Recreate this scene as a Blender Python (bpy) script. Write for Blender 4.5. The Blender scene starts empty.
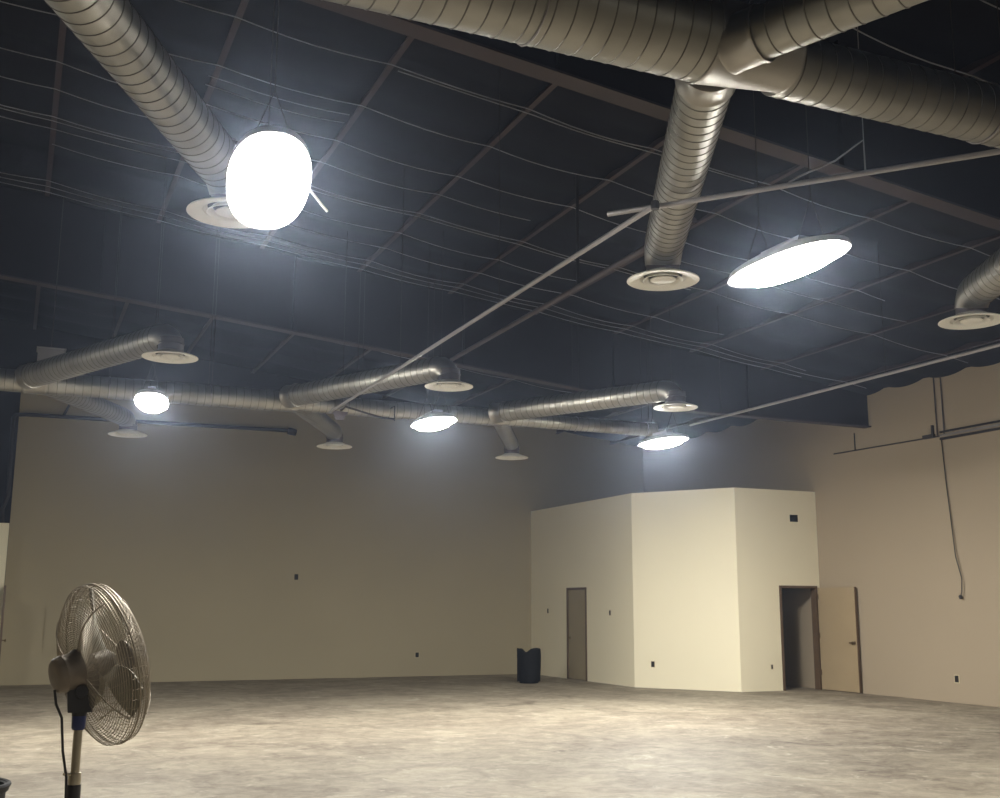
import bpy, bmesh, math, random
from math import sin, cos, pi, radians, sqrt, atan2
from mathutils import Vector, Matrix
random.seed(7)
SC = bpy.context.scene
COL = SC.collection

# ------------------------------------------------------------------ camera
CAM_H = 1.65
F_PX, YAW, PITCH, ROLL = 1106.52, 0.4107, 0.1865, 0.0038
cd = bpy.data.cameras.new('camera')
cd.sensor_fit = 'HORIZONTAL'; cd.sensor_width = 36.0
cd.lens = F_PX * 36.0 / 1000.0
cd.clip_start = 0.05; cd.clip_end = 200
cam = bpy.data.objects.new('camera', cd); COL.objects.link(cam)
fw = Vector((sin(YAW)*cos(PITCH), cos(YAW)*cos(PITCH), sin(PITCH)))
rt = Vector((cos(YAW), -sin(YAW), 0)); up = rt.cross(fw)
r2 = rt*cos(ROLL) + up*sin(ROLL); u2 = -rt*sin(ROLL) + up*cos(ROLL)
cam.matrix_world = Matrix((( r2.x, u2.x, -fw.x, 0), (r2.y, u2.y, -fw.y, 0), (r2.z, u2.z, -fw.z, CAM_H), (0, 0, 0, 1)))
SC.camera = cam

# ------------------------------------------------------------------ world, exposure
w = bpy.data.worlds.new('world'); SC.world = w; w.use_nodes = True
w.node_tree.nodes['Background'].inputs[0].default_value = (0.010, 0.012, 0.02, 1)
w.node_tree.nodes['Background'].inputs[1].default_value = 0.2
# thin bluish haze added to imitate the lens glow around the lamps
_vs = w.node_tree.nodes.new('ShaderNodeVolumeScatter')
_vs.inputs['Color'].default_value = (0.62, 0.74, 1.0, 1); _vs.inputs['Density'].default_value = 0.0026; _vs.inputs['Anisotropy'].default_value = 0.87
w.node_tree.links.new(_vs.outputs[0], w.node_tree.nodes['World Output'].inputs['Volume'])
SC.view_settings.view_transform = 'Standard'
SC.view_settings.look = 'None'
SC.view_settings.gamma = 1.0
SC.view_settings.use_curve_mapping = False
SC.view_settings.exposure = 0.0
LAMP_STRENGTH = 205.0
SC.cycles.max_bounces = 8
SC.cycles.diffuse_bounces = 5
SC.cycles.volume_bounces = 0
SC.cycles.sample_clamp_indirect = 6.0

# ------------------------------------------------------------------ dimensions (metres)
XR = 15.76          # right wall
YB = 26.27          # back wall
XL = -8.0           # left wall
YF = -7.0           # wall behind the camera
def zroof(x): return 5.97 + 0.115*(15.76 - x)   # the roof falls towards the right wall
OX, OY1, DX, DY, OH = 12.334, 21.087, 13.668, 19.141, 4.134   # corner office
YG = 17.4           # far girder
YN = 7.76           # near girder

# ------------------------------------------------------------------ materials
def new_mat(name):
    m = bpy.data.materials.new(name); m.use_nodes = True
    nt = m.node_tree; b = nt.nodes['Principled BSDF']
    return m, nt, b
def lin(c):
    return tuple(((v/255)/12.92 if v/255 <= 0.04045 else ((v/255+0.055)/1.055)**2.4) for v in c) + (1,)
def mat(name, rgb, rough=0.6, metal=0.0, var=0.08, scale=3.0, bump=0.0, bscale=40, spec=0.5):
    m, nt, b = new_mat(name)
    b.inputs['Roughness'].default_value = rough; b.inputs['Metallic'].default_value = metal
    b.inputs['Specular IOR Level'].default_value = spec
    tc = nt.nodes.new('ShaderNodeTexCoord'); n = nt.nodes.new('ShaderNodeTexNoise')
    n.inputs['Scale'].default_value = scale; n.inputs['Detail'].default_value = 6
    nt.links.new(tc.outputs['Object'], n.inputs['Vector'])
    r = nt.nodes.new('ShaderNodeValToRGB')
    c = lin(rgb)
    r.color_ramp.elements[0].position = 0.3; r.color_ramp.elements[1].position = 0.7
    r.color_ramp.elements[0].color = tuple(v*(1-var) for v in c[:3]) + (1,)
    r.color_ramp.elements[1].color = tuple(min(1, v*(1+var)) for v in c[:3]) + (1,)
    nt.links.new(n.outputs['Fac'], r.inputs['Fac']); nt.links.new(r.outputs['Color'], b.inputs['Base Color'])
    if bump:
        n2 = nt.nodes.new('ShaderNodeTexNoise'); n2.inputs['Scale'].default_value = bscale
        nt.links.new(tc.outputs['Object'], n2.inputs['Vector'])
        bp = nt.nodes.new('ShaderNodeBump'); bp.inputs['Strength'].default_value = bump; bp.inputs['Distance'].default_value = 0.01
        nt.links.new(n2.outputs['Fac'], bp.inputs['Height']); nt.links.new(bp.outputs['Normal'], b.inputs['Normal'])
    return m
def emis(name, rgb, strength):
    m = bpy.data.materials.new(name); m.use_nodes = True; nt = m.node_tree; nt.nodes.clear()
    e = nt.nodes.new('ShaderNodeEmission'); o = nt.nodes.new('ShaderNodeOutputMaterial')
    e.inputs[0].default_value = (*rgb, 1); e.inputs[1].default_value = strength
    nt.links.new(e.outputs[0], o.inputs[0]); return m

M = {}
M['wall'] = mat('cream_painted_plaster', (162, 152, 127), 0.75, 0, 0.03, 0.6, 0.15, 60, 0.3)
M['wall_office'] = mat('cream_painted_drywall', (232, 224, 198), 0.75, 0, 0.02, 0.7, 0.1, 60, 0.3)
M['wall_right'] = mat('beige_painted_wall', (160, 146, 126), 0.75, 0, 0.03, 0.5, 0.15, 60, 0.3)
M['dark_wall'] = mat('near_black_wall', (24, 21, 25), 0.8, 0, 0.1, 2, 0, 40, 0.12)  # one near-black tone for walls and roof slabs
M['insul'] = mat('black_insulation_facing', (18, 19, 27), 0.8, 0, 0.25, 1.2, 0.5, 6, 0.12)
M['girder'] = mat('dark_brown_painted_steel', (32, 26, 32), 0.7, 0, 0.15, 1.5, 0, 40, 0.15)
M['primer'] = mat('red_oxide_primer', (46, 30, 33), 0.6, 0, 0.2, 3)
M['strap'] = mat('pale_insulation_strap', (150, 150, 158), 0.5, 0.0, 0.3, 1.5)
M['galv'] = mat('galvanised_spiral_duct', (150, 148, 140), 0.44, 1.0, 0.16, 3.0, 0.15, 9)
M['galv_smooth'] = mat('galvanised_duct_collar', (156, 152, 144), 0.42, 1.0, 0.10, 2.0)
M['seam'] = mat('dirty_duct_seam', (108, 104, 97), 0.5, 0.5, 0.2, 8)
M['white'] = mat('white_enamel', (226, 224, 214), 0.45, 0, 0.03, 4)
M['housing'] = mat('white_fixture_steel', (190, 192, 196), 0.4, 0.2, 0.04, 4)
M['pipe'] = mat('grey_conduit', (150, 146, 146), 0.45, 0.5, 0.1, 3)
M['pipe_dark'] = mat('black_iron_pipe', (34, 30, 34), 0.6, 0.1, 0.2, 3)
M['pipe_grey'] = mat('dim_grey_pipe', (84, 76, 78), 0.6, 0.2, 0.2, 3)
M['wire'] = mat('dark_wire', (52, 46, 46), 0.6, 0.1, 0.1, 3)
M['door'] = mat('grey_beige_door', (150, 138, 112), 0.6, 0, 0.04, 2)
M['door_open'] = mat('tan_door', (158, 140, 112), 0.55, 0, 0.04, 2)
M['frame'] = mat('brown_door_frame', (92, 74, 56), 0.5, 0, 0.1, 4)
M['knob'] = mat('dull_brass', (110, 92, 62), 0.35, 0.8, 0.1, 4)
M['dark'] = mat('dark_opening', (24, 20, 18), 0.8, 0, 0.1, 5)
M['plate'] = mat('cream_plate', (200, 188, 158), 0.5, 0, 0.03, 5)
M['bag'] = mat('black_plastic_bag', (4, 4, 5), 0.7, 0, 0.2, 10, 0.5, 14, 0.2)
M['bin'] = mat('black_bin_plastic', (10, 10, 12), 0.6, 0, 0.1, 6, 0, 40, 0.2)
M['fan_grey'] = mat('dusty_grey_steel', (112, 104, 92), 0.45, 0.3, 0.15, 12)
M['fan_wire'] = mat('dusty_guard_wire', (142, 131, 113), 0.45, 0.3, 0.15, 12)
M['fan_blade'] = mat('grey_green_blade', (120, 116, 100), 0.5, 0.2, 0.1, 8)
M['fan_motor'] = mat('dark_grey_motor', (118, 107, 92), 0.5, 0.2, 0.2, 12)
M['fan_black'] = mat('black_fan_plastic', (34, 30, 28), 0.5, 0, 0.1, 12)
M['blue'] = mat('dark_blue_plastic', (34, 42, 92), 0.45, 0, 0.1, 12)
M['chrome'] = mat('worn_chrome', (176, 168, 150), 0.3, 0.85, 0.1, 12)
M['lamp'] = emis('fluorescent_light', (1.0, 0.98, 0.92), LAMP_STRENGTH)
def lamp_mat(f): return emis('fluorescent_light', (1.0, 0.98, 0.92), LAMP_STRENGTH*f)

def floor_mat():
    m, nt, b = new_mat('scraped_concrete_floor')
    N = nt.nodes.new; L = nt.links.new
    tc = N('ShaderNodeTexCoord')
    def noise(scale, detail, rough, dist=0.0, st=(1, 1, 1)):
        mp = N('ShaderNodeMapping'); mp.inputs['Scale'].default_value = st
        L(tc.outputs['Object'], mp.inputs['Vector'])
        n = N('ShaderNodeTexNoise'); n.inputs['Scale'].default_value = scale; n.inputs['Detail'].default_value = detail
        n.inputs['Roughness'].default_value = rough; n.inputs['Distortion'].default_value = dist
        L(mp.outputs[0], n.inputs['Vector']); return n.outputs['Fac']
    def ramp(src, p0, c0, p1, c1):
        r = N('ShaderNodeValToRGB'); r.color_ramp.elements[0].position = p0; r.color_ramp.elements[1].position = p1
        r.color_ramp.elements[0].color = c0; r.color_ramp.elements[1].color = c1; L(src, r.inputs['Fac']); return r.outputs['Color']
    def mix(f, a, bb, mode='MIX', fac=None):
        x = N('ShaderNodeMix'); x.data_type = 'RGBA'; x.blend_type = mode
        if fac is not None: x.inputs['Factor'].default_value = fac
        else: L(f, x.inputs['Factor'])
        L(a, x.inputs['A']); L(bb, x.inputs['B']); return x.outputs['Result']
    base = ramp(noise(0.28, 8, 0.60, 0.8), 0.38, lin((104, 92, 78)), 0.62, lin((150, 140, 121)))
    patches = ramp(noise(0.75, 10, 0.62, 1.4), 0.42, lin((92, 82, 70)), 0.58, lin((158, 149, 131)))
    c = mix(None, base, patches, 'MIX', 0.5)
    fine = ramp(noise(4.5, 10, 0.75, 0.9), 0.38, lin((88, 78, 66)), 0.62, lin((166, 158, 142)))
    c = mix(None, c, fine, 'MIX', 0.38)
    dust = ramp(noise(1.5, 12, 0.78, 1.6), 0.56, (0, 0, 0, 1), 0.66, (1, 1, 1, 1))
    white = N('ShaderNodeRGB'); white.outputs[0].default_value = lin((186, 180, 164))
    dm = N('ShaderNodeMath'); dm.operation = 'MULTIPLY'; dm.inputs[1].default_value = 0.62; L(dust, dm.inputs[0])
    c = mix(dm.outputs[0], c, white.outputs[0])
    stain = ramp(noise(0.6, 8, 0.66, 2.2), 0.60, (0, 0, 0, 1), 0.68, (1, 1, 1, 1))
    sm = N('ShaderNodeMath'); sm.operation = 'MULTIPLY'; sm.inputs[1].default_value = 0.65; L(stain, sm.inputs[0])
    br = N('ShaderNodeRGB'); br.outputs[0].default_value = lin((70, 59, 48))
    c = mix(sm.outputs[0], c, br.outputs[0])
    L(c, b.inputs['Base Color'])
    b.inputs['Roughness'].default_value = 0.62
    bp = N('ShaderNodeBump'); bp.inputs['Strength'].default_value = 0.25; bp.inputs['Distance'].default_value = 0.02
    L(noise(7, 8, 0.7), bp.inputs['Height']); L(bp.outputs[0], b.inputs['Normal'])
    return m
M['floor'] = floor_mat()

ORD = ['first', 'second', 'third', 'fourth', 'fifth', 'sixth', 'seventh', 'eighth', 'ninth', 'tenth', 'eleventh', 'twelfth', 'thirteenth', 'fourteenth', 'fifteenth', 'sixteenth', 'seventeenth', 'eighteenth', 'nineteenth', 'twentieth']
# ------------------------------------------------------------------ mesh helpers
def bx(bm, x0, x1, y0, y1, z0, z1, mi=0):
    vs = [bm.verts.new((x, y, z)) for z in (z0, z1) for y in (y0, y1) for x in (x0, x1)]
    for q in ((0,2,3,1),(4,5,7,6),(0,1,5,4),(2,6,7,3),(0,4,6,2),(1,3,7,5)):
        f = bm.faces.new([vs[i] for i in q]); f.material_index = mi
def prism(bm, poly, axis, a, b, mi=0):
    """poly: 2D points in the plane across `axis`, extruded from a to b"""
    def P(u, v, t):
        return {'x': (t, u, v), 'y': (u, t, v), 'z': (u, v, t)}[axis]
    A = [bm.verts.new(P(u, v, a)) for u, v in poly]; B = [bm.verts.new(P(u, v, b)) for u, v in poly]
    n = len(poly)
    for i in range(n):
        f = bm.faces.new((A[i], A[(i+1) % n], B[(i+1) % n], B[i])); f.material_index = mi
    f = bm.faces.new(A); f.material_index = mi
    f = bm.faces.new(B); f.material_index = mi
def frame_of(d):
    d = Vector(d).normalized(); a = Vector((0, 0, 1)) if abs(d.z) < 0.9 else Vector((1, 0, 0))
    u = d.cross(a).normalized(); v = d.cross(u).normalized(); return d, u, v
def tube(bm, pts, r, seg=10, caps=True, mi=0, closed=False):
    pts = [Vector(p) for p in pts]; n = len(pts)
    rs = r if isinstance(r, (list, tuple)) else [r]*n
    rings = []; u_prev = None
    for i, p in enumerate(pts):
        if closed: t = pts[(i+1) % n] - pts[i-1]
        else: t = pts[min(i+1, n-1)] - pts[max(i-1, 0)]
        d, u, v = frame_of(t)
        if u_prev is not None:
            u = (u_prev - d*u_prev.dot(d)).normalized(); v = d.cross(u)
        u_prev = u
        rings.append([bm.verts.new(p + (u*cos(2*pi*k/seg) + v*sin(2*pi*k/seg))*rs[i]) for k in range(seg)])
    for i in range(n if closed else n-1):
        A = rings[i]; B = rings[(i+1) % n]
        for k in range(seg):
            f = bm.faces.new((A[k], A[(k+1) % seg], B[(k+1) % seg], B[k])); f.material_index = mi; f.smooth = True
    if caps and not closed:
        for R in (rings[0], rings[-1]):
            f = bm.faces.new(R); f.material_index = mi
def lathe(bm, prof, origin=(0, 0, 0), axis=(0, 0, 1), seg=32, mi=0, cap0=False, cap1=False, mis=None):
    """prof: (radius, distance along the axis)"""
    o = Vector(origin); d, u, v = frame_of(axis); rings = []
    for r, h in prof:
        if r < 1e-6: rings.append([bm.verts.new(o + d*h)])
        else: rings.append([bm.verts.new(o + d*h + (u*cos(2*pi*k/seg) + v*sin(2*pi*k/seg))*r) for k in range(seg)])
    for i in range(len(prof)-1):
        A, B = rings[i], rings[i+1]; m_ = mis[i] if mis else mi
        for k in range(seg):
            k2 = (k+1) % seg
            if len(A) == 1 and len(B) == 1: continue
            if len(A) == 1: q = (A[0], B[k2], B[k])
            elif len(B) == 1: q = (A[k], A[k2], B[0])
            else: q = (A[k], A[k2], B[k2], B[k])
            f = bm.faces.new(q); f.material_index = m_; f.smooth = True
    if cap0 and len(rings[0]) > 1: bm.faces.new(rings[0]).material_index = mi
    if cap1 and len(rings[-1]) > 1: bm.faces.new(rings[-1]).material_index = mi
def obj(name, bm, m, parent=None, sharp=True):
    bmesh.ops.recalc_face_normals(bm, faces=bm.faces[:])
    me = bpy.data.meshes.new(name); bm.to_mesh(me); bm.free()
    for mm in (m if isinstance(m, (list, tuple)) else [m]): me.materials.append(mm)
    if sharp:
        try: me.set_sharp_from_angle(angle=radians(40))
        except Exception: pass
    o = bpy.data.objects.new(name, me); COL.objects.link(o)
    if parent is not None: o.parent = parent
    return o
def tag(o, label, cat, group=None, kind=None):
    if label: o['label'] = label
    if cat: o['category'] = cat
    if group: o['group'] = group
    if kind: o['kind'] = kind
    return o
def thing(name, label, cat, loc=(0, 0, 0), rz=0, group=None):
    o = bpy.data.objects.new(name, None); COL.objects.link(o); o.location = loc; o.rotation_euler = (0, 0, rz)
    o.empty_display_size = 0.2
    return tag(o, label, cat, group)
def struct(name, bm, m, label=None, sharp=True):
    o = obj(name, bm, m, None, sharp); o['kind'] = 'structure'
    if label: o['label'] = label
    return o
def kids(o, table): return [c for c in table if c.parent == o]
def dup(root, loc, label, rz=None):
    """a copy of a thing with copies of its parts and sub-parts"""
    table = list(bpy.data.objects)
    r = root.copy(); COL.objects.link(r); r.location = loc; r['label'] = label
    if rz is not None: r.rotation_euler = (0, 0, rz)
    for ch in kids(root, table):
        c = ch.copy(); COL.objects.link(c); c.parent = r
        for g in kids(ch, table):
            d = g.copy(); COL.objects.link(d); d.parent = c
    return r
def B(): return bmesh.new()

# ================================================================== THE SETTING
bm = B(); bx(bm, XL-0.2, XR+0.2, YF-0.2, YB+0.2, -0.2, 0.0)
struct('floor', bm, M['floor'], 'bare scraped concrete floor with pale dust and brown stains')

def wall_plan(bm, x0, y0, x1, y1, z0, z1, th, side=1, z1b=None):
    """vertical slab from (x0,y0) to (x1,y1); thickness grows to the left (side=1) or right of that direction"""
    d = Vector((x1-x0, y1-y0)).normalized(); n = Vector((-d.y, d.x))*th*side
    z1b = z1 if z1b is None else z1b
    pts = [(x0, y0), (x1, y1), (x1+n.x, y1+n.y), (x0+n.x, y0+n.y)]
    tops = [z1, z1b, z1b, z1]
    A = [bm.verts.new((px, py, z0)) for px, py in pts]; T = [bm.verts.new((px, py, tz)) for (px, py), tz in zip(pts, tops)]
    for i in range(4): bm.faces.new((A[i], A[(i+1) % 4], T[(i+1) % 4], T[i]))
    bm.faces.new(A); bm.faces.new(T)

bm = B(); wall_plan(bm, -0.12, YB, XR+0.2, YB, 0, zroof(-0.12)+0.5, 0.2, 1, zroof(XR)+0.5)
struct('wall_back', bm, M['wall'], 'tall cream painted back wall')
bm = B(); wall_plan(bm, XL-0.2, YB, -0.12, YB, 0, zroof(XL)+0.5, 0.2, 1, zroof(-0.12)+0.5)
struct('wall_back_left', bm, M['dark_wall'], 'near-black wall above the low office at the far left')
bm = B(); wall_plan(bm, XR, YB, XR, YF, 0, zroof(XR)+0.5, 0.2, 1)
struct('wall_right', bm, M['wall_right'], 'tall beige wall on the right')
bm = B(); wall_plan(bm, XL, YF, XL, YB, 0, zroof(XL)+0.5, 0.2, 1)
struct('wall_left', bm, M['wall'], 'cream painted left wall')
bm = B(); wall_plan(bm, XR, YF, XL, YF, 0, zroof(XR)+0.5, 0.2, 1, zroof(XL)+0.5)
struct('wall_front', bm, M['wall'], 'cream painted wall')

bm = B(); prism(bm, [(-0.12, 6.42), (11.6, 6.42), (11.6, zroof(11.6)+.4), (-0.12, zroof(-.12)+.4)], 'y', YB-.03, YB+.01)  # thin near-black strip laid over the top of the back wall
struct('wall_back_upper', bm, M['dark_wall'], 'near-black top strip of the back wall above the far duct')

# ceiling: black facing quilted between straps (every 1.05 m) and joists (every 1.62 m)
JX0, JP = 0.05, 1.63
def joist_xs(): return [JX0 + JP*k for k in range(-5, 10)]
SP = 1.05; SY0 = 10.53
bm = B()
nx = int((XR-XL)/ (JP/4)) + 1; ys = []
y = YF
while y < YB: ys.append(y); y += SP/8
ys.append(YB)
xs = [XL + (XR-XL)*i/nx for i in range(nx+1)]
grid = []
for y in ys:
    row = []
    for x in xs:
        s = abs(sin(pi*(y-SY0)/SP))**0.7; cx = abs(sin(pi*(x-JX0)/JP))**0.6
        row.append(bm.verts.new((x, y, zroof(x) + 0.07 - 0.10*s*(0.35+0.65*cx))))
    grid.append(row)
for j in range(len(ys)-1):
    for i in range(nx):
        f = bm.faces.new((grid[j][i], grid[j][i+1], grid[j+1][i+1], grid[j+1][i])); f.smooth = True
o = struct('ceiling', bm, M['insul'], 'dark sloping ceiling of black insulation sagging between straps', sharp=False)
bm = B()
A = [bm.verts.new(p) for p in ((XL-.2, YF-.2, zroof(XL-.2)+.45), (XR+.2, YF-.2, zroof(XR+.2)+.45), (XR+.2, YB+.2, zroof(XR+.2)+.45), (XL-.2, YB+.2, zroof(XL-.2)+.45))]
T = [bm.verts.new(v.co + Vector((0, 0, .1))) for v in A]
bm.faces.new(A); bm.faces.new(T)
for i in range(4): bm.faces.new((A[i], A[(i+1) % 4], T[(i+1) % 4], T[i]))
struct('ceiling_deck', bm, M['dark_wall'], 'roof deck above the insulation')

# ---- corner office: walls with door openings
TH = 0.12
D1Y0, D1Y1, DH = 23.22, 24.22, 2.13       # closed door in the left wall of the office
D2X0, D2X1 = 14.70, 15.68                 # open doorway in the front wall
bm = B()
bx(bm, OX, OX+TH, OY1, D1Y0, 0, OH); bx(bm, OX, OX+TH, D1Y1, YB, 0, OH); bx(bm, OX, OX+TH, D1Y0, D1Y1, DH, OH)
struct('wall_office_left', bm, M['wall_office'], 'left wall of the low cream corner office, with a closed door')
bm = B()
dv = Vector((DX-OX, DY-OY1)).normalized(); nv = Vector((-dv.y, dv.x))*TH
poly = [(OX, OY1), (DX, DY), (DX+nv.x*1.0, DY+TH), (OX+TH, OY1+0.02)]
poly = [(OX, OY1), (DX, DY), (DX+0.08, DY+TH), (OX+TH, OY1+0.05)]
prism(bm, poly, 'z', 0, OH)
struct('wall_office_corner', bm, M['wall_office'], 'brightly lit angled wall of the cream corner office')
bm = B()
bx(bm, DX, D2X0, DY, DY+TH, 0, OH); bx(bm, D2X1, XR, DY, DY+TH, 0, OH)
VX0, VX1, VZ0, VZ1 = 15.06, 15.26, 3.47, 3.62       # hole cut for a vent
bx(bm, D2X0, VX0, DY, DY+TH, DH, OH); bx(bm, VX1, D2X1, DY, DY+TH, DH, OH)
bx(bm, VX0, VX1, DY, DY+TH, DH, VZ0); bx(bm, VX0, VX1, DY, DY+TH, VZ1, OH)
struct('wall_office_front', bm, M['wall_office'], 'front wall of the cream corner office with open doorway and vent hole')
bm = B()
prism(bm, [(OX+.02, OY1+.02), (DX+.02, DY+.03), (XR-.01, DY+.03), (XR-.01, YB-.01), (OX+.02, YB-.01)], 'z', OH-0.16, OH-0.03)
struct('ceiling_office', bm, M['dark_wall'], 'flat roof of the corner office')

# vent hole with a ragged duct stub
bm = B()
bx(bm, VX0, VX0+.012, DY+.02, DY+.3, VZ0, VZ1); bx(bm, VX1-.012, VX1, DY-.01, DY+.3, VZ0, VZ1)
bx(bm, VX0+.012, VX1-.012, DY+.02, DY+.3, VZ1-.012, VZ1); bx(bm, VX0+.012, VX1-.012, DY+.02, DY+.3, VZ0, VZ0+.012)
bx(bm, VX0+.012, VX1-.012, DY+.28, DY+.3, VZ0+.012, VZ1-.012)
tag(obj('vent_opening', bm, M['dark']), 'small dark rectangular vent opening high above the open doorway', 'vent')

# door 1 : closed, in the left wall of the office
def door_frame_y(parent):
    bm = B(); f = 0.05
    bx(bm, OX-.02, OX+TH+.02, D1Y0, D1Y0+f, 0, DH); bx(bm, OX-.02, OX+TH+.02, D1Y1-f, D1Y1, 0, DH); bx(bm, OX-.02, OX+TH+.02, D1Y0+f, D1Y1-f, DH-f, DH)
    return obj('door_frame', bm, M['frame'], parent)
d1 = thing('door_1', 'closed grey door with brown frame in the left wall of the corner office', None, (0, 0, 0)); d1['kind'] = 'structure'
door_frame_y(d1)
bm = B(); bx(bm, OX+.01, OX+.055, D1Y0+.055, D1Y1-.055, 0.012, DH-.055); lf = obj('door_leaf', bm, M['door'], d1)
bm = B(); lathe(bm, [(0.03, 0), (0.03, .006), (.011, .01), (.011, .04), (.027, .048), (.03, .062), (.02, .075), (0, .078)], (OX+.01, D1Y1-.13, 0.96), (-1, 0, 0), 16)
obj('door_knob', bm, M['knob'], lf)
for z in (0.3, 1.05, 1.85):
    bm = B(); bx(bm, OX-.012, OX+.012, D1Y0+.045, D1Y0+.065, z, z+.11); obj('hinge', bm, M['frame'], lf)

# door 2 : open against the right wall
d2 = thing('door_2', 'open tan door swung back against the beige right wall', None, (0, 0, 0)); d2['kind'] = 'structure'
bm = B(); f = 0.05
bx(bm, D2X0, D2X0+f, DY-.02, DY+TH+.02, 0, DH); bx(bm, D2X1-f, D2X1, DY-.02, DY+TH+.02, 0, DH); bx(bm, D2X0+f, D2X1-f, DY-.02, DY+TH+.02, DH-f, DH)
obj('door_frame', bm, M['frame'], d2)
bm = B(); LY0, LY1, LX = 17.96, 19.10, 15.665
bx(bm, LX, LX+.042, LY0+.014, LY1, 0.012, 2.09); lf = obj('door_leaf', bm, M['door_open'], d2)
bm = B(); bx(bm, LX-.003, LX+.045, LY0, LY0+.014, 0.012, 2.09); obj('door_edge', bm, M['frame'], lf)
bm = B(); lathe(bm, [(0.034, 0), (0.034, .006), (.012, .01), (.012, .04), (.03, .048), (.034, .062), (.024, .075), (0, .078)], (LX, LY0+.08, 0.98), (-1, 0, 0), 16)
bx(bm, LX-.052, LX-.036, LY0+.08, LY0+.19, .965, .995)
obj('door_knob', bm, M['knob'], lf)
for z in (0.3, 1.05, 1.85):
    bm = B(); bx(bm, LX-.02, LX+.0, LY1-.02, LY1+.01, z, z+.11); obj('hinge', bm, M['frame'], lf)

# low office at the far left, with a door leaf seen on edge
bm = B(); bx(bm, XL, -0.125, 25.2, YB-.001, 0, 3.34)
struct('wall_low_office', bm, M['wall_office'], 'pale end wall of a low office at the far left edge')
d3 = thing('door_3', 'door standing open edge-on at the far left edge', None); d3['kind'] = 'structure'
bm = B(); bx(bm, -.118, -.075, 24.3, 25.2, .012, 2.05); lf = obj('door_leaf', bm, M['frame'], d3)
bm = B(); lathe(bm, [(0.03, 0), (.012, .01), (.012, .045), (.03, .05), (.03, .07), (0, .08)], (-.075, 24.4, 0.98), (1, 0, 0), 12)
obj('door_knob', bm, M['knob'], lf)

# ================================================================== ROOF FRAME
def girder(name, y, bottoms, label, half=0.1):
    """bottoms: list of (x, z) along the underside"""
    t = thing(name, label, 'girder', (XR, y, bottoms[-1][1]))
    ox, oz = XR, bottoms[-1][1]
    bm = B()
    top = [(x-ox, zroof(x)+0.06-oz) for x in (XR-.01, XL+.01)]
    poly = [(x-ox, z+.02-oz) for x, z in bottoms] + top
    prism(bm, poly, 'y', -half*.25, half*.25)
    # stiffeners
    for k in range(1, 8):
        x = XL + (XR-XL)*k/8
        zb = [b for b in bottoms]
        for (xa, za), (xb, zb_) in zip(bottoms[:-1], bottoms[1:]):
            if xa <= x <= xb:
                zl = za + (zb_-za)*(x-xa)/(xb-xa)
        bx(bm, x-ox-.01, x-ox+.01, -half*.9, half*.9, zl+.02-oz, zroof(x)+.03-oz)
    obj('web', bm, M['girder'], t)
    bm = B()
    prism(bm, [(x-ox, z-oz) for x, z in bottoms] + [(x-ox, z+.022-oz) for x, z in reversed(bottoms)], 'y', -half, half)
    obj('bottom_flange', bm, M['primer'], t)
    return t
fb = [(XL+.01, 7.18), (-0.5, 6.43), (2.4, 6.18), (5.9, 5.84), (9.36, 5.50), (11.6, 5.29), (XR-.01, 5.28)]
girder('roof_girder', YG, fb, 'deep dark girder across the hall behind the middle row of diffusers')
nb = [(XL+.01, 7.40), (1.87, 6.27), (4.92, 5.92), (8.83, 5.47), (XR-.01, 4.95)]
girder('roof_girder', YN, nb, 'near dark girder with red primed lower flange behind the big duct')

# joists: one mesh for each bay length, sloping with nothing in Y (they run level front to back)
def joist_mesh(L):
    bm = B()
    bx(bm, -.035, .035, 0, L, -.0, .012); bx(bm, -.006, .006, 0, L, .012, .30)
    return bm
bays = ((YN+.11, YG-.11, 'middle bay'), (YG+.11, YB-.02, 'far bay'), (YF+.02, YN-.11, 'near bay'))
for y0, y1, nm in bays:
    proto = None
    for k, x in enumerate([x for x in joist_xs() if x > -2]):
        lab = 'thin dark roof joist running front to back, %s from left in the %s' % (ORD[k], nm)
        if proto is None:
            proto = tag(obj('roof_joist', joist_mesh(y1-y0), M['primer']), lab, 'joist', 'roof joists in the ' + nm); o = proto
        else:
            o = proto.copy(); COL.objects.link(o)
        o.location = (x, y0, zroof(x)-0.045); o['label'] = lab

# pale insulation straps across the ceiling, sagging from joist to joist
def strap_pts(y, x0, x1, sag, off=-0.05):
    pts = []; x = x0; step = JP/6
    while x < x1+1e-6:
        ph = ((x-JX0)/JP) % 1
        pts.append((x, y + 0.03*sin(x*1.7+y), zroof(x) + off - sag*4*ph*(1-ph))); x += step
    return pts
straps = [(8.55, 9.0, 15.7, .04), (9.6, 9.5, 15.7, .05), (10.53, -1.6, 15.7, .04), (10.62, 3.4, 8.2, .02), (11.63, -1.6, 15.7, .05), (11.92, 1.6, 3.4, .06),
          (12.15, 1.6, 3.3, .07), (12.68, -1.6, 12.2, .05), (13.4, -1.6, 6.3, .05), (13.35, 8.1, 13.2, .03), (14.22, -1.6, 15.5, .04), (14.36, -1.6, 9.8, .02), (14.62, -1.6, 3.4, .02),
          (15.15, .05, 8.0, .05), (15.9, 2.0, 11.4, .04), (16.6, -1.6, 13.8, .05), (16.85, -1.6, 15.5, .03), (17.1, -1.6, 14, .02), (7.35, 5.0, 15.7, .04), (6.4, 3.3, 15.7, .04),
          (18.6, -1.6, 12.2, .03), (19.6, -1.6, 12.2, .05), (20.7, -1.6, 12.2, .04), (21.8, -1.6, 12.2, .04)]
cnt = {}
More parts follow.
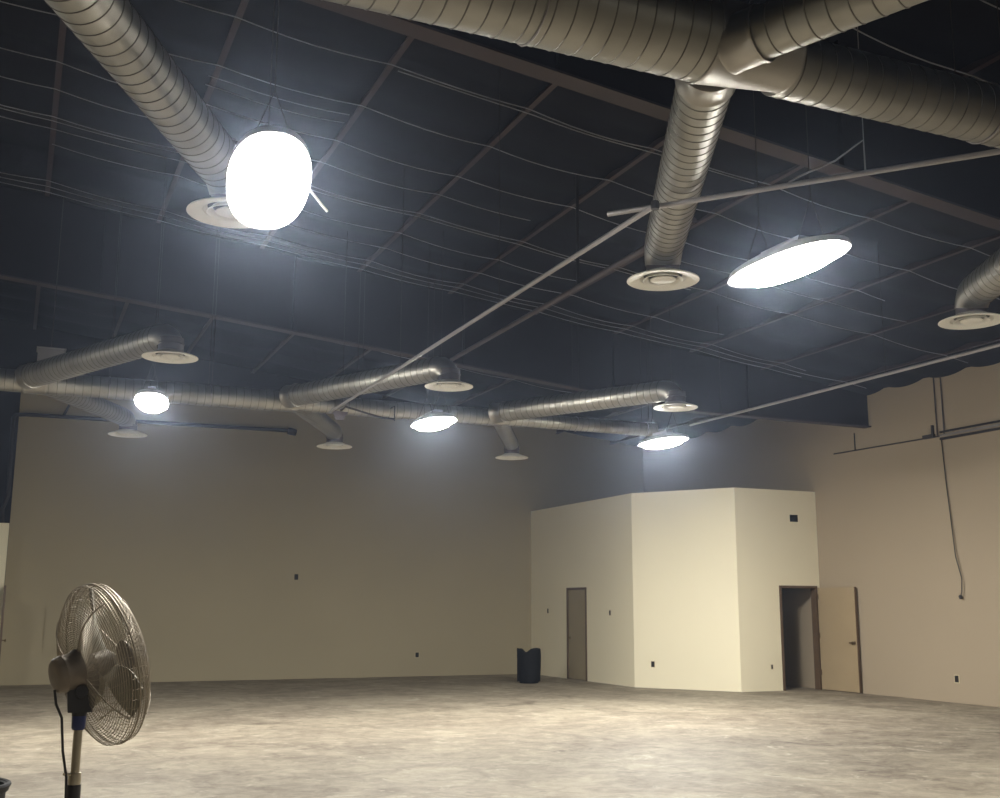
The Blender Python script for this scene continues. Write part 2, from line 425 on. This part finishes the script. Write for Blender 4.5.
for y, x0, x1, sag in sorted(straps):
    bm = B(); tube(bm, strap_pts(y, x0, x1, sag), 0.0065, 5)
    bay = 'far bay' if y > YG else ('near bay' if y < YN else 'middle bay')
    k = cnt[bay] = cnt.get(bay, -1) + 1
    tag(obj('insulation_strap', bm, M['strap']), 'thin pale strap sagging between joists, %s from the camera in the %s' % (ORD[k], bay), 'strap', 'ceiling straps in the ' + bay)

# ================================================================== DUCTS
def duct_mesh(length, r, pitch=0.115, r1=None, seam_h=0.004, start=0.0):
    """spiral duct along +X of its own frame: plain shell with raised, dirty seams"""
    prof = [(r, 0)]; mis = []
    x = start + pitch*0.6
    while x < length - .03:
        t = x/length; rr = r if r1 is None else r + (r1-r)*t
        prof += [(rr, x), (rr+seam_h, x+.003), (rr+seam_h, x+.007), (rr, x+.010)]
        mis += [0, 1, 1, 1]; x += pitch
    prof.append((r1 if r1 else r, length)); mis.append(0)
    bm = B(); lathe(bm, prof, (0, 0, 0), (1, 0, 0), 36, cap0=True, cap1=True, mis=mis)
    return bm
def collar_mesh(x0, x1, r0, r1):
    bm = B(); lathe(bm, [(r0-.004, x0), (r0+.010, x0), (r0+.012, x0+.02), (r0+.006, x0+.03), (r1+.006, x1-.03), (r1+.012, x1-.02), (r1+.010, x1), (r1-.004, x1)], (0, 0, 0), (1, 0, 0), 36, cap0=True, cap1=True)
    return bm
ZD = 4.85
# near big duct
t = thing('main_duct', 'large galvanised spiral duct crossing the top of the hall near the camera', 'duct', (-7.5, 4.88, ZD))
o = obj('duct_run', duct_mesh(10.85, .25), [M['galv'], M['seam']], t)
bm = collar_mesh(10.85, 11.45, .25, .20); o = obj('reducing_collar', bm, M['galv_smooth'], t)
o = obj('duct_run', duct_mesh(11.6, .19), [M['galv'], M['seam']], t); o.location = (11.45, 0.08, 0)
# far duct
t = thing('main_duct', 'long galvanised spiral duct crossing the far half of the hall', 'duct', (-7.5, 16.9, 4.8))
o = obj('duct_run', duct_mesh(11.2, .16), [M['galv'], M['seam']], t)
o = obj('duct_run', duct_mesh(3.5, .14), [M['galv'], M['seam']], t); o.location = (11.2, 0, 0)
o = obj('duct_run', duct_mesh(3.2, .12), [M['galv'], M['seam']], t); o.location = (14.7, 0, 0)
for x in (7.45, 11.1, 14.6):
    r = .16 if x < 11 else (.145 if x < 14 else .125)
    obj('collar', collar_mesh(x, x+.3, r+.005, r+.005), M['galv_smooth'], t)

# diffusers (one prototype, face at z = 0 of its own frame)
def make_diffuser(label):
    t = thing('air_diffuser', label, 'air diffuser', (0, 0, 0), 0, None)
    bm = B(); lathe(bm, [(.205, .030), (.212, .020), (.25, .010), (.30, .003), (.322, .0), (.328, .004), (.325, .012), (.28, .030), (.21, .052), (.17, .07), (.155, .08), (.15, .07), (.205, .030)], seg=48)
    obj('outer_cone', bm, M['white'], t)
    bm = B(); lathe(bm, [(0, .060), (.20, .050), (.20, .056), (0, .07)], seg=40); obj('shade_disc', bm, M['pipe_dark'], t)  # dark disc added to stand for the shade inside the diffuser
    bm = B(); lathe(bm, [(.135, .042), (.15, .018), (.176, .004), (.182, .006), (.176, .014), (.155, .030), (.142, .048), (.135, .042)], seg=40); obj('inner_cone', bm, M['white'], t)
    bm = B(); lathe(bm, [(0, .0), (.09, .002), (.112, .008), (.115, .014), (.09, .03), (0, .045)], seg=40); obj('centre_disc', bm, M['white'], t)
    bm = B(); lathe(bm, [(.0, .072), (.15, .072), (.15, .16), (.16, .165), (.16, .175), (.15, .18), (.15, .24), (0, .24)], seg=32); obj('neck', bm, M['pipe_grey'], t)
    return t
ZF = 4.57
S = (ZF-1.65)/(4.5-1.65)
dif = [((1.28, 7.93), 'white round air diffuser beside the brightest lamp at upper left'),
       ((5.09, 8.08), 'white round air diffuser under the duct beside the diagonal conduit, upper centre right'),
       ((1.50, 13.09), 'white round air diffuser above the small lamp at left, on the upper left branch duct'),
       ((5.08, 13.35), 'white round air diffuser just above the small middle lamp'),
       ((8.62, 13.43), 'white round air diffuser just above the lamp over the corner office'),
       ((1.62, 19.5), 'small far air diffuser low in front of the back wall, leftmost of the far row'),
       ((5.18, 19.4), 'small far air diffuser hanging below the crossing braces, middle of the far row'),
       ((8.70, 19.4), 'small far air diffuser right of the middle lamp, rightmost of the far row'),
       ((8.68, 8.02), 'white round air diffuser cut by the right edge of the photo')]
dp = None; DPOS = []
for (x, y), lab in dif:
    p = (x*S, y*S, ZF); DPOS.append(p)
    if dp is None:
        dp = make_diffuser(lab); dp.location = p
    else: dup(dp, p, lab)

# branch ducts: from the main duct out to the elbow over each diffuser
def branch(p0, p1, r, label, r_end=None, bands=(), zend=None, elbow=True, mat_=None):
    """p0 start on the main duct, p1 point over the diffuser (xy); level run with an elbow turning down"""
    p0 = Vector(p0); p1 = Vector(p1); d = p1-p0; L = d.length; a = atan2(d.y, d.x)
    t = thing('branch_duct', label, 'duct', p0, a)
    run = L - (r*1.1 if elbow else 0)
    obj('duct_run', duct_mesh(run, r), [M['galv'], M['seam']], t)
    obj('tap_collar', collar_mesh(.0, .22, r+.006, r+.006), M['galv_smooth'], t)
    if elbow:
        # gored elbow turning down onto the diffuser neck
        bm = B(); pts = []; R = r*1.15
        drop = (zend - p0.z)
        for k in range(6):
            q = radians(90*k/5); pts.append((run-.005 + R*sin(q), 0, -(R*(1-cos(q)))))
        pts = [(x, y_, z if z > drop+.02 else drop+.02) for x, y_, z in pts]
        lastx = pts[-1][0]
        rr = [r, r*.985, r*.97, r*.95, r*.92, r*.88]
        rings = []
        for (x, y_, z), q, rad in zip(pts, [radians(90*k/5) for k in range(6)], rr):
            c = Vector((x, 0, z)); dn = Vector((cos(q), 0, -sin(q))); u = Vector((0, 1, 0)); v = dn.cross(u)
            rings.append([bm.verts.new(c + (u*cos(2*pi*k/28) + v*sin(2*pi*k/28))*rad) for k in range(28)])
        for A_, B_ in zip(rings[:-1], rings[1:]):
            for k in range(28):
                bm.faces.new((A_[k], A_[(k+1) % 28], B_[(k+1) % 28], B_[k]))
        bm.faces.new(rings[0]); bm.faces.new(rings[-1])
        obj('elbow', bm, M['galv_smooth'], t)
    return t
ZN = ZF + 0.235
def br_to(i, p0, r, label, z=4.85):
    x, y, _ = DPOS[i]
    d = Vector((x-p0[0], y-p0[1])); L = d.length; d /= L
    # elbow radius puts the outlet over the diffuser
    ex = r*1.15 - r*1.1
    q = Vector((x, y)) - d*ex
    return branch((p0[0], p0[1], z), (q.x, q.y, z), r, label, zend=ZF+.13-0.0)
br_to(0, (-0.35, 4.95), .175, 'galvanised branch duct running down to the brightest lamp at upper left')
br_to(1, (3.58, 5.10), .175, 'galvanised branch duct dropping from the big duct at upper centre right')
br_to(2, (-.02, 16.85), .17, 'galvanised branch duct rising from the far duct to the left diffuser')
br_to(3, (3.72, 16.75), .165, 'galvanised branch duct rising from the far duct to the middle diffuser')
br_to(4, (7.20, 16.75), .16, 'galvanised branch duct rising from the far duct toward the office lamp')
br_to(5, (.10, 17.0), .15, 'short dim branch duct dropping behind the small lamp at left')
br_to(6, (3.85, 17.0), .15, 'short dim branch duct dropping behind the crossing braces')
br_to(7, (7.35, 17.0), .14, 'short dim branch duct at the right of the middle lamp')
br_to(8, (7.3, 5.10), .175, 'branch duct entering at the right edge of the photo')
branch((3.47, 4.76, 4.76), (4.00, 3.52, 4.76), .145, 'branch duct leaving the top of the big duct toward the camera', elbow=False)
bm = B(); bx(bm, -.18, .18, -.16, .16, 0, .2)
bx(bm, -.2, .2, -.18, .18, .2, .215)
t = thing('junction_box', 'small grey metal box above the left end of the far duct', 'box', (.28, 17.1, 5.12))
obj('box_body', bm, M['pipe'], t)
bm = B(); tube(bm, [(0, 0, .2), (0, 0, zroof(.28)-5.12)], .008, 6); obj('hanger_rod', bm, M['wire'], t)

# duct hangers: thin vertical wires with a band under the duct
def hanger(x, y, z, r, label, cat='hanger', group='duct hangers'):
    t = thing('duct_hanger', label, cat, (x, y, z), 0, group)
    bm = B(); tube(bm, [(0, (r+.006)*cos(2*pi*k/24), (r+.006)*sin(2*pi*k/24)) for k in range(24)], .006, 5, closed=True); obj('band', bm, M['pipe'], t)
    zt = zroof(x) - z + .05
    for s in (-1, 1):
        bm = B(); tube(bm, [(0, s*(r+.006), 0), (0, s*(r+.006)*.9, zt)], .0035, 5); obj('hanger_wire', bm, M['wire'], t)
    return t
for k, x in enumerate((.55, 2.3, 5.6, 8.0)): hanger(x, 4.88 if x < 4 else 4.96, ZD, .25 if x < 3.4 else .19, 'thin wire hanger holding up the big near duct, %s from the left' % ORD[k], group='hangers of the near duct')
for k, x in enumerate((1.1, 2.55, 4.9, 6.1, 8.8, 10.2)): hanger(x, 16.9, 4.8, .16 if x < 3.7 else (.14 if x < 7.2 else .12), 'thin wire hanger holding up the far duct, %s from the left' % ORD[k], group='hangers of the far duct')

# ================================================================== LIGHTS
def make_light(label):
    t = thing('high_bay_light', label, 'ceiling light')
    W, L, N_, E_ = .23, .54, 56, 2/2.3
    def ring(bm, s, z):
        out = []
        for k in range(N_):
            a = 2*pi*k/N_; c, q = cos(a), sin(a)
            out.append(bm.verts.new((s*W*math.copysign(abs(c)**E_, c), s*L*math.copysign(abs(q)**E_, q), z)))
        return out
    def skin(bm, rs, c0=True, c1=True):
        for A_, B_ in zip(rs[:-1], rs[1:]):
            for k in range(N_):
                f = bm.faces.new((A_[k], A_[(k+1) % N_], B_[(k+1) % N_], B_[k])); f.smooth = True
        if c0: bm.faces.new(rs[0])
        if c1: bm.faces.new(rs[-1])
    bm = B(); skin(bm, [ring(bm, s_, z) for s_, z in ((1.0, -.012), (1.13, -.042), (1.14, -.036), (1.10, .008), (1.04, .02), (.8, .055), (.45, .07))])
    obj('reflector_housing', bm, M['housing'], t)
    bm = B(); skin(bm, [ring(bm, s_, z) for s_, z in ((1.0, -.006), (.97, -.035), (.92, -.062), (.82, -.088), (.65, -.105), (.35, -.115), (.1, -.118))])
    obj('lens', bm, M['lamp'], t)
    bm = B(); bx(bm, -.06, .06, -.22, .22, .068, .13); obj('ballast_box', bm, M['housing'], t)
    for s in (-1, 1):
        bm = B(); tube(bm, [(-W*.6, s*.3, .05), (0, s*.3, .42)], .003, 5); tube(bm, [(W*.6, s*.3, .05), (0, s*.3, .42)], .003, 5); obj('hanging_bridle', bm, M['wire'], t)
    # its two suspension wires up to the roof
    return t
ZL = 4.35
lights = [((1.32, 6.78), 'largest and brightest ceiling lamp, over the upper left diffuser'),
          ((5.41, 6.78), 'long bright ceiling lamp at upper right, below the grey conduit'),
          ((1.53, 15.1), 'small square-looking bright lamp at left, in front of the far duct'),
          ((5.51, 15.1), 'small bright lamp in the middle, in front of the far duct'),
          ((9.56, 15.3), 'small bright lamp above the corner office')]
hidden = [((9.55, 6.3), 'bright ceiling lamp outside the frame to the right of the near pair'), ((-2.8, 15.1), 'bright ceiling lamp outside the frame to the left of the far row'), ((1.3, -1.5), 'bright ceiling lamp behind the camera, left one'), ((5.4, -1.5), 'bright ceiling lamp behind the camera, right one')]
lp = None; LAMPS = []; LEN = [1.4, 1.08, 1.2, 1.0, 1.0]  # some lamps stretched in length to take in their bloom
for k, ((x, y), lab) in enumerate(lights):
    if lp is None: lp = make_light(lab); lp.location = (x, y, ZL); lp.rotation_euler = (0, 0, radians(-9))
    else: LAMPS.append(dup(lp, (x, y, ZL), lab, radians(-8) if k == 2 else 0.0))
    if k == 0: LAMPS = [lp]
for t, l in zip(LAMPS, LEN): t.scale = (1, l, 1)
LAMPS[2].scale = (.82, 1.2, 1)
for (x, y), lab in hidden:
    h_ = dup(lp, (x, y, ZL), lab, 0.0); h_.scale = (1, 1, 1); LAMPS.append(h_)
# outputs set lamp by lamp to tune the brightness of nearby surfaces
for t, f in zip(LAMPS, [1.0, .7, 1.2, 1.25, 2.15, .9, 1.0, .3, .3]):
    for ch in [c for c in bpy.data.objects if c.parent == t and c.name.startswith('lens')]:
        ch.data = ch.data.copy(); ch.data.materials[0] = lamp_mat(f)
# suspension wires of the lamps, each cut to the height of the roof above it
for t in LAMPS:
    x, y, z = t.location
    for s in (-1, 1):
        bm = B(); tube(bm, [(0, s*.3, .42), (0, s*.3, zroof(x)+.03-ZL)], .0035, 5); obj('suspension_wire', bm, M['wire'], t)
bm = B(); tube(bm, [(.20, .02, .05), (.26, .09, .03), (.31, .16, .015), (.385, .27, .0), (.42, .30, -.02)], .009, 8); 
obj('lamp_cord', bm, M['white'], LAMPS[0])['label'] = 'short white cord'
# ================================================================== PIPES AND CONDUITS
def pipe(name, pts, r, m, label, cat='pipe', seg=10, group=None):
    bm = B(); tube(bm, pts, r, seg); return tag(obj(name, bm, m), label, cat, group)
t = thing('conduit_pipe', 'long straight grey conduit running away down the middle of the ceiling', 'pipe', (4.18, 6.72, 4.60))
bm = B(); tube(bm, [(0, 0, 0), (.12, 9.72, 0)], .022, 10); obj('conduit', bm, M['pipe'], t)
bm = B(); lathe(bm, [(0, -.03), (.03, -.03), (.035, 0), (.03, .03), (0, .03)], (0, 0, 0), (0, 0, 1), 14); obj('end_fitting', bm, M['pipe_dark'], t)
for yy in (3.0, 6.2, 9.0):
    bm = B(); tube(bm, [(.0128*yy, yy, .02), (.0128*yy, yy, zroof(4.3)-4.60)], .0035, 5); obj('hanger_wire', bm, M['wire'], t)
v = Vector((5.96-4.12, 5.16-7.33, 0))
t = thing('conduit_pipe', 'grey conduit slanting up to the right edge across the big branch duct', 'pipe', (3.985, 7.09, 4.625))
bm = B(); tube(bm, [(0, 0, 0), v*1.7], .020, 10); obj('conduit', bm, M['pipe'], t)
q = Vector((5.35-4.12, 5.88-7.33, 0)); 
bm = B(); tube(bm, [(q.x, q.y, 0), (q.x+.01, q.y+.01, .25), (q.x-.12, q.y+.16, .13), (q.x-.30, q.y+.36, .05), (q.x-.34, q.y+.40, .02)], .007, 6); tube(bm, [(q.x+.01, q.y+.01, .22), (q.x+.02, q.y, zroof(5.3)-4.625)], .004, 5); obj('flexible_whip', bm, M['pipe'], t)
t = thing('conduit_pipe', 'long grey conduit from the office lamp rising to the right edge', 'pipe', (10.39, 15.75, 4.72))
bm = B(); tube(bm, [(0, 0, 0), (.12, -9.5, 0)], .022, 10); obj('conduit', bm, M['pipe'], t)
for yy in (-.9, -4.6):
    bm = B(); tube(bm, [(-.0126*yy, yy, .02), (-.0126*yy, yy, zroof(10.4)-4.72)], .0035, 5); obj('hanger_wire', bm, M['wire'], t)
t = thing('gas_pipe', 'dim dark pipe running beside the middle conduit, higher up, on a black rod', 'pipe', (6.19, 9.2, 5.6))
bm = B(); tube(bm, [(0, 0, 0), (.08, 7.2, 0)], .035, 10); obj('pipe_run', bm, M['pipe_grey'], t)
for yy in (2.65, 6.6):
    bm = B(); tube(bm, [(.011*yy, yy, .0), (.011*yy, yy, zroof(6.2)-5.6)], .022 if yy < 3 else .004, 10); obj('hanger_rod', bm, M['pipe_dark'], t)
# two crossing braces near the far branch duct
t = thing('brace', 'thin dark bent brace fixed under the far duct where the middle conduit ends', 'brace', (4.57, 16.72, 4.67))
bm = B(); tube(bm, [(0, .14, .06), (0, 0, .03), (.0, -.2, .05), (.58, -.2, -.08), (.80, -.2, -.09)], .016, 8); tube(bm, [(.80, -.2, -.12), (.80, -.2, .12), (.80, 0, .12)], .010, 6); obj('brace_bar', bm, M['pipe_dark'], t)
bm = B(); prism(bm, [(-.16, .02), (.10, .0), (.02, -.13), (-.10, -.13)], 'y', -.01, .01); obj('gusset', bm, M['pipe_grey'], t)
# black pipe on the back wall
t = thing('drain_pipe', 'black pipe along the top of the back wall turning down at the left corner', 'pipe', (-.27, YB-.11, 3.4))
bm = B(); pts = [(0, 0, 0), (-.02, 0, .3), (.07, 0, .6), (.04, 0, 2.3), (.09, 0, 2.37), (.3, 0, 2.39), (3, 0, 2.40), (6.1, 0, 2.42)]
tube(bm, pts, .045, 10); obj('pipe_run', bm, M['pipe_dark'], t)
bm = B(); lathe(bm, [(0, 0), (.08, 0), (.09, .06), (.08, .2), (0, .22)], (6.1, 0, 2.42), (1, 0, -.2), 12); obj('end_fitting', bm, M['pipe_dark'], t)
for x in (1.05,):
    bm = B(); tube(bm, [(x, 0, 2.4), (x+.15, -.1, 2.75), (x+.18, -.1, 3.6)], .03, 8); obj('upright', bm, M['pipe_dark'], t)
# right wall conduits
t = thing('wall_conduit', 'thin dark conduit running along the upper right wall', 'pipe', (XR-.03, 18.44, 4.87))
bm = B(); tube(bm, [(0, 0, 0), (0, -3.0, -.03)], .014, 8); obj('conduit', bm, M['wire'], t)
bm = B(); tube(bm, [(0, -.65, 0), (0, -.65, .35)], .012, 8); obj('stub', bm, M['wire'], t)
bm = B(); bx(bm, -.04, .025, -2.82, -2.55, -.04, .03); bx(bm, -.02, .02, -2.80, -2.76, .03, .2); obj('junction_box', bm, M['wire'], t)
t = thing('wall_conduit', 'pair of heavier dark conduits at the right edge of the right wall', 'pipe', (XR-.04, 15.47, 4.84))
for dz, r in ((.07, .02), (-.06, .024)):
    bm = B(); tube(bm, [(0, 0, dz), (0, -5, dz)], r, 8); obj('conduit', bm, M['pipe_dark'], t)
bm = B(); tube(bm, [(0, 0, .005), (0, -5, .005)], .022, 8); obj('pale_conduit', bm, M['pipe'], t)
t = thing('wall_conduit', 'pair of vertical conduits from the ceiling down to the right wall run', 'pipe', (XR-.03, 15.5, 4.86))
for dy in (.05, -.12):
    bm = B(); tube(bm, [(0, dy, 0), (0, dy+.0, 1.13)], .013, 8); obj('conduit', bm, M['pipe_grey'], t)
bm = B(); cp = [(XR-.03, 15.46, 4.8), (XR-.03, 15.42, 4.0), (XR-.035, 15.36, 3.26), (XR-.05, 15.30, 2.6), (XR-.05, 15.19, 2.2), (XR-.06, 15.20, 1.98), (XR-.06, 15.24, 1.87)]
t = thing('dangling_cable', 'thin dark cable hanging down the right wall with a plug end', 'cable', cp[-1]); t0 = Vector(cp[-1])
tube(bm, [Vector(c)-t0 for c in cp], .010, 6); obj('cable', bm, M['wire'], t)
bm = B(); lathe(bm, [(0, -.03), (.03, -.03), (.035, .02), (.015, .04), (0, .045)], (0, 0, 0), (0, .4, 1), 12); obj('plug', bm, M['pipe_dark'], t)

# ================================================================== WALL BOXES AND OUTLETS
def outlet(name, loc, n, label, cat, wd=.07, ht=.115, plate=True):
    """n: outward wall normal (xy)"""
    t = thing(name, label, cat, loc, atan2(n[1], n[0]))
    if plate:
        bm = B(); bx(bm, 0.0, .006, -wd/2-.012, wd/2+.012, -ht/2-.012, ht/2+.012); obj('cover_plate', bm, M['plate'], t)
    bm = B(); bx(bm, .004 if plate else 0, .010, -wd/2, wd/2, -ht/2, ht/2)
    obj('socket', bm, M['dark'], t); return t
outlet('wall_socket', (6.19, YB, 2.35), (0, -1), 'small dark electrical opening halfway up the back wall', 'outlet', .09, .13, False)
outlet('wall_socket', (9.25, YB, .51), (0, -1), 'small dark socket low on the back wall, left of the bin', 'outlet', .09, .12)
outlet('light_switch', (OX, 25.27, 1.58), (-1, 0), 'small dark switch opening left of the closed office door', 'switch', .06, .10)
outlet('light_switch', (OX, 22.11, 1.55), (-1, 0), 'small dark switch opening right of the closed office door', 'switch', .06, .10)
outlet('wall_socket', (12.579, 20.730, .49), (-.825, -.565), 'dark socket low on the bright angled office wall', 'outlet', .07, .11)
outlet('wall_socket', (14.44, DY, .48), (0, -1), 'pale socket low beside the open doorway', 'outlet', .035, .08)
outlet('wall_socket', (XR, 15.52, .42), (-1, 0), 'dark socket low on the beige right wall', 'outlet', .09, .12)
# painted access panel behind the fan
t = thing('access_panel', 'faint painted access panel on the back wall behind the fan', 'panel', (1.0, YB, 1.15))
bm = B(); bx(bm, -.26, .26, -.03, 0, -.47, .47); obj('panel_frame', bm, M['wall'], t)
bm = B(); bx(bm, -.23, .23, -.04, -.028, -.44, .44); obj('panel_door', bm, M['wall'], t)

# ================================================================== BINS
def make_bin(loc, label, bagged):
    t = thing('trash_can', label, 'trash can', loc); top = .62 if bagged else .71
    bm = B(); lathe(bm, [(0, .0), (.205, .0), (.215, .02), (.238, top-.05), (.252, top-.04), (.257, top-.01), (.247, top), (.228, top-.01), (.205, .03), (0, .025)], seg=36); obj('can_body', bm, M['bin'], t)
    if bagged:
        bm = B(); seg = 48
        def ring(rf, zf):
            return [bm.verts.new((rf(a)*cos(a), rf(a)*sin(a), zf(a))) for a in [2*pi*k/seg for k in range(seg)]]
        fa = atan2(-23.1, -10.8)
        def near(a):
            d = (a-fa+.25+pi) % (2*pi) - pi; e = (a-fa-pi-.25+pi) % (2*pi) - pi; return math.exp(-(d/.30)**2) + math.exp(-(e/.30)**2)
        wv = lambda a, k: .006*sin(9*a+k)+.005*sin(17*a+2*k)
        rr = [ring(lambda a: .215, lambda a: .40), ring(lambda a: .230+wv(a, 1), lambda a: .66-.05*near(a)), ring(lambda a: .244+wv(a, 3), lambda a: .755-.095*near(a)+.008*sin(5*a)),
              ring(lambda a: .262+wv(a, 2), lambda a: .75-.10*near(a)+.008*sin(5*a)), ring(lambda a: .268+wv(a, 5), lambda a: .60-.02*near(a)), ring(lambda a: .264+wv(a, 6), lambda a: .42+.03*sin(3*a)),
              ring(lambda a: .258+wv(a, 8), lambda a: .20+.03*sin(4*a+1)), ring(lambda a: .256+wv(a, 8), lambda a: .03+.02*abs(sin(4*a+1)))]
        for A_, B_ in zip(rr[:-1], rr[1:]):
            for k in range(seg):
                f = bm.faces.new((A_[k], A_[(k+1) % seg], B_[(k+1) % seg], B_[k])); f.smooth = True
        obj('bin_bag', bm, M['bag'], t, sharp=False)
    else:
        bm = B(); tube(bm, [(.25*cos(2*pi*k/36), .25*sin(2*pi*k/36), .70) for k in range(36)], .014, 8, closed=True); obj('rim', bm, M['bin'], t)
    return t
make_bin((10.79, 23.1, 0), 'black trash can lined with a black bag, standing before the far office wall', True)
make_bin((-.175, 6.85, 0), 'black bin with round rim at the bottom left corner', False)

# ================================================================== PEDESTAL FAN
C0 = Vector((.405, 5.42, 1.395)); axd = Vector((sin(radians(70))*cos(radians(13)), cos(radians(70))*cos(radians(13)), sin(radians(13)))).normalized()
PB = Vector((.322, 5.38, 0))
fan = thing('pedestal_fan', 'grey pedestal fan with round wire guard standing at the lower left', 'fan', PB)
fc = C0 - PB
ad, au, av = frame_of(axd)
def fp(r, a, h): return fc + ad*h + (au*cos(a) + av*sin(a))*r
RG = .358
def prof_rear(s): r = .085 + (RG-.085)*s; return r, -.035 - .075*(1-s**3.2)
def prof_front(s): r = .075 + (RG-.075)*s; return r, .035 + .085*(1-s**3.0)
for nm, pf in (('rear_guard', prof_rear), ('front_guard', prof_front)):
    bm = B()
    for k in range(30):
        r, hh = pf(k/29)
        tube(bm, [fp(r, 2*pi*j/56, hh) for j in range(56)], .0014, 4, closed=True)
    for k in range(48):
        a = 2*pi*k/48; tw = .55 if nm == 'front_guard' else -.55
        tube(bm, [fp(pf(s)[0], a+tw*s, pf(s)[1]) for s in [i/9 for i in range(10)]], .0012, 4, caps=False)
    for k in range(4):
        a = 2*pi*k/4+.4; tube(bm, [fp(pf(s)[0], a+.25*s, pf(s)[1]-(.004 if pf is prof_rear else -.004)) for s in [i/9 for i in range(10)]], .0035, 5)
    obj(nm, bm, M['fan_wire'], fan)
bm = B(); lathe(bm, [(RG-.002, -.04), (RG+.004, -.04), (RG+.006, -.02), (RG+.006, .02), (RG+.004, .04), (RG-.002, .04), (RG-.002, -.04)], fc, ad, 64)
# the rim is a wire band, not a solid hoop: rings only
bm.free(); bm = B()
for hh in (-.035, -.022, -.009, .004, .017, .030):
    tube(bm, [fp(RG+.001, 2*pi*j/56, hh) for j in range(56)], .0017, 4, closed=True)
for k in range(48):
    a = 2*pi*k/48; tube(bm, [fp(RG+.001, a, -.035), fp(RG+.001, a, .035)], .0012, 4)
tube(bm, [fp(RG+.004, 2*pi*j/56, 0) for j in range(56)], .0045, 6, closed=True)
obj('guard_rim', bm, M['fan_wire'], fan)
bm = B(); lathe(bm, [(0, .125), (.07, .122), (.08, .115), (.08, .108), (0, .106)], fc, ad, 28); obj('badge_plate', bm, M['fan_grey'], fan)
bm = B(); lathe(bm, [(0, -.04), (.055, -.04), (.06, .03), (.04, .055), (0, .06)], fc, ad, 28); hub = obj('hub', bm, M['fan_grey'], fan)
for k in range(3):
    bm = B(); a0 = 2*pi*k/3 + .35; rows = []
    for i in range(9):
        s = i/8; r = .05 + .295*s; w_ = .20 + .30*sin(pi*min(1, s*1.05)*.8)
        row = []
        for j in range(7):
            q = (j/6-.5); ang = a0 + q*w_*(1.7 - .7*s)*.95 + .15*s
            row.append((r, ang, -.075*q*(1-.45*s) + .01*(1-4*q*q)))
        rows.append(row)
    for th_ in (0,):
        F_ = [[bm.verts.new(fp(*c)) for c in row] for row in rows]; G_ = [[bm.verts.new(fp(c[0], c[1], c[2]+.003)) for c in row] for row in rows]
        for i in range(8):
            for j in range(6):
                for Q in (F_, G_):
                    f = bm.faces.new((Q[i][j], Q[i][j+1], Q[i+1][j+1], Q[i+1][j])); f.smooth = True
        for i in range(8):
            bm.faces.new((F_[i][0], F_[i+1][0], G_[i+1][0], G_[i][0])); bm.faces.new((F_[i][6], F_[i+1][6], G_[i+1][6], G_[i][6]))
        for j in range(6):
            bm.faces.new((F_[0][j], F_[0][j+1], G_[0][j+1], G_[0][j])); bm.faces.new((F_[8][j], F_[8][j+1], G_[8][j+1], G_[8][j]))
    obj('fan_blade', bm, M['fan_blade'], fan)
bm = B(); lathe(bm, [(0, -.225), (.045, -.223), (.066, -.216), (.078, -.204), (.080, -.188), (.083, -.185), (.083, -.178), (.080, -.173), (.085, -.135), (.095, -.115), (.095, -.105), (0, -.100)], fc, ad, 32)
motor = obj('motor_housing', bm, M['fan_motor'], fan)
for k in range(8):
    pass
bm = B(); lathe(bm, [(0, -.12), (.012, -.12), (.012, .0), (0, 0)], fc, ad, 12); obj('shaft', bm, M['chrome'], fan)
# bracket and pole
mc = fc - ad*.19; MZ = mc.z
bm = B()
prism(bm, [(-.05, MZ-.16), (.05, MZ-.16), (.075, MZ-.04), (.06, MZ+.02), (-.065, MZ-.0)], 'y', -.035+mc.y*.5, .035+mc.y*.5)
lathe(bm, [(0, -.06), (.026, -.06), (.028, -.05), (.028, .05), (.026, .06), (0, .06)], (0, mc.y*.5, MZ-.07), (0, 1, 0), 16)
obj('tilt_bracket', bm, M['fan_black'], fan)
def zz(v): return 1.65 - (v-606.5+4)*5.38/1106.0*0.985
bm = B(); lathe(bm, [(0, 1.17), (.030, 1.17), (.034, 1.20), (.034, 1.26), (0, 1.262)], (0, 0, 0), (0, 0, 1), 20); obj('pole_socket', bm, M['fan_black'], fan)
bm = B(); lathe(bm, [(0, 1.115), (.024, 1.115), (.029, 1.125), (.031, 1.185), (.028, 1.19), (0, 1.19)], (0, 0, 0), (0, 0, 1), 20); obj('height_collar', bm, M['blue'], fan)['label'] = 'dark blue plastic collar'
bm = B(); tube(bm, [(0, 0, .80), (0, 0, 1.13)], .019, 18); obj('upper_pole', bm, M['chrome'], fan)
bm = B(); lathe(bm, [(0, .885), (.026, .885), (.028, .90), (.026, .935), (0, .938)], (0, 0, 0), (0, 0, 1), 18); tube(bm, [(-.02, -.02, .93), (-.05, -.03, .935)], .007, 8); obj('pole_clamp', bm, M['chrome'], fan)
bm = B(); tube(bm, [(0, 0, .04), (0, 0, .885)], .029, 18); obj('lower_tube', bm, M['fan_black'], fan)
bm = B(); lathe(bm, [(0, .0), (.27, .0), (.275, .012), (.26, .025), (.10, .05), (.045, .075), (.04, .12), (0, .12)], (0, 0, 0), (0, 0, 1), 40); obj('base', bm, M['fan_black'], fan)
cs = mc - ad*.01
bm = B(); tube(bm, [(cs.x-.01, cs.y, cs.z-.06), (cs.x+.0, cs.y-.01, cs.z-.12), (-.072, -.02, 1.17), (-.058, -.025, 1.03), (-.036, -.03, .92), (-.030, -.03, .80), (-.034, -.03, .3), (-.05, -.06, .1)], .006, 7)
obj('power_cord', bm, M['fan_black'], fan)
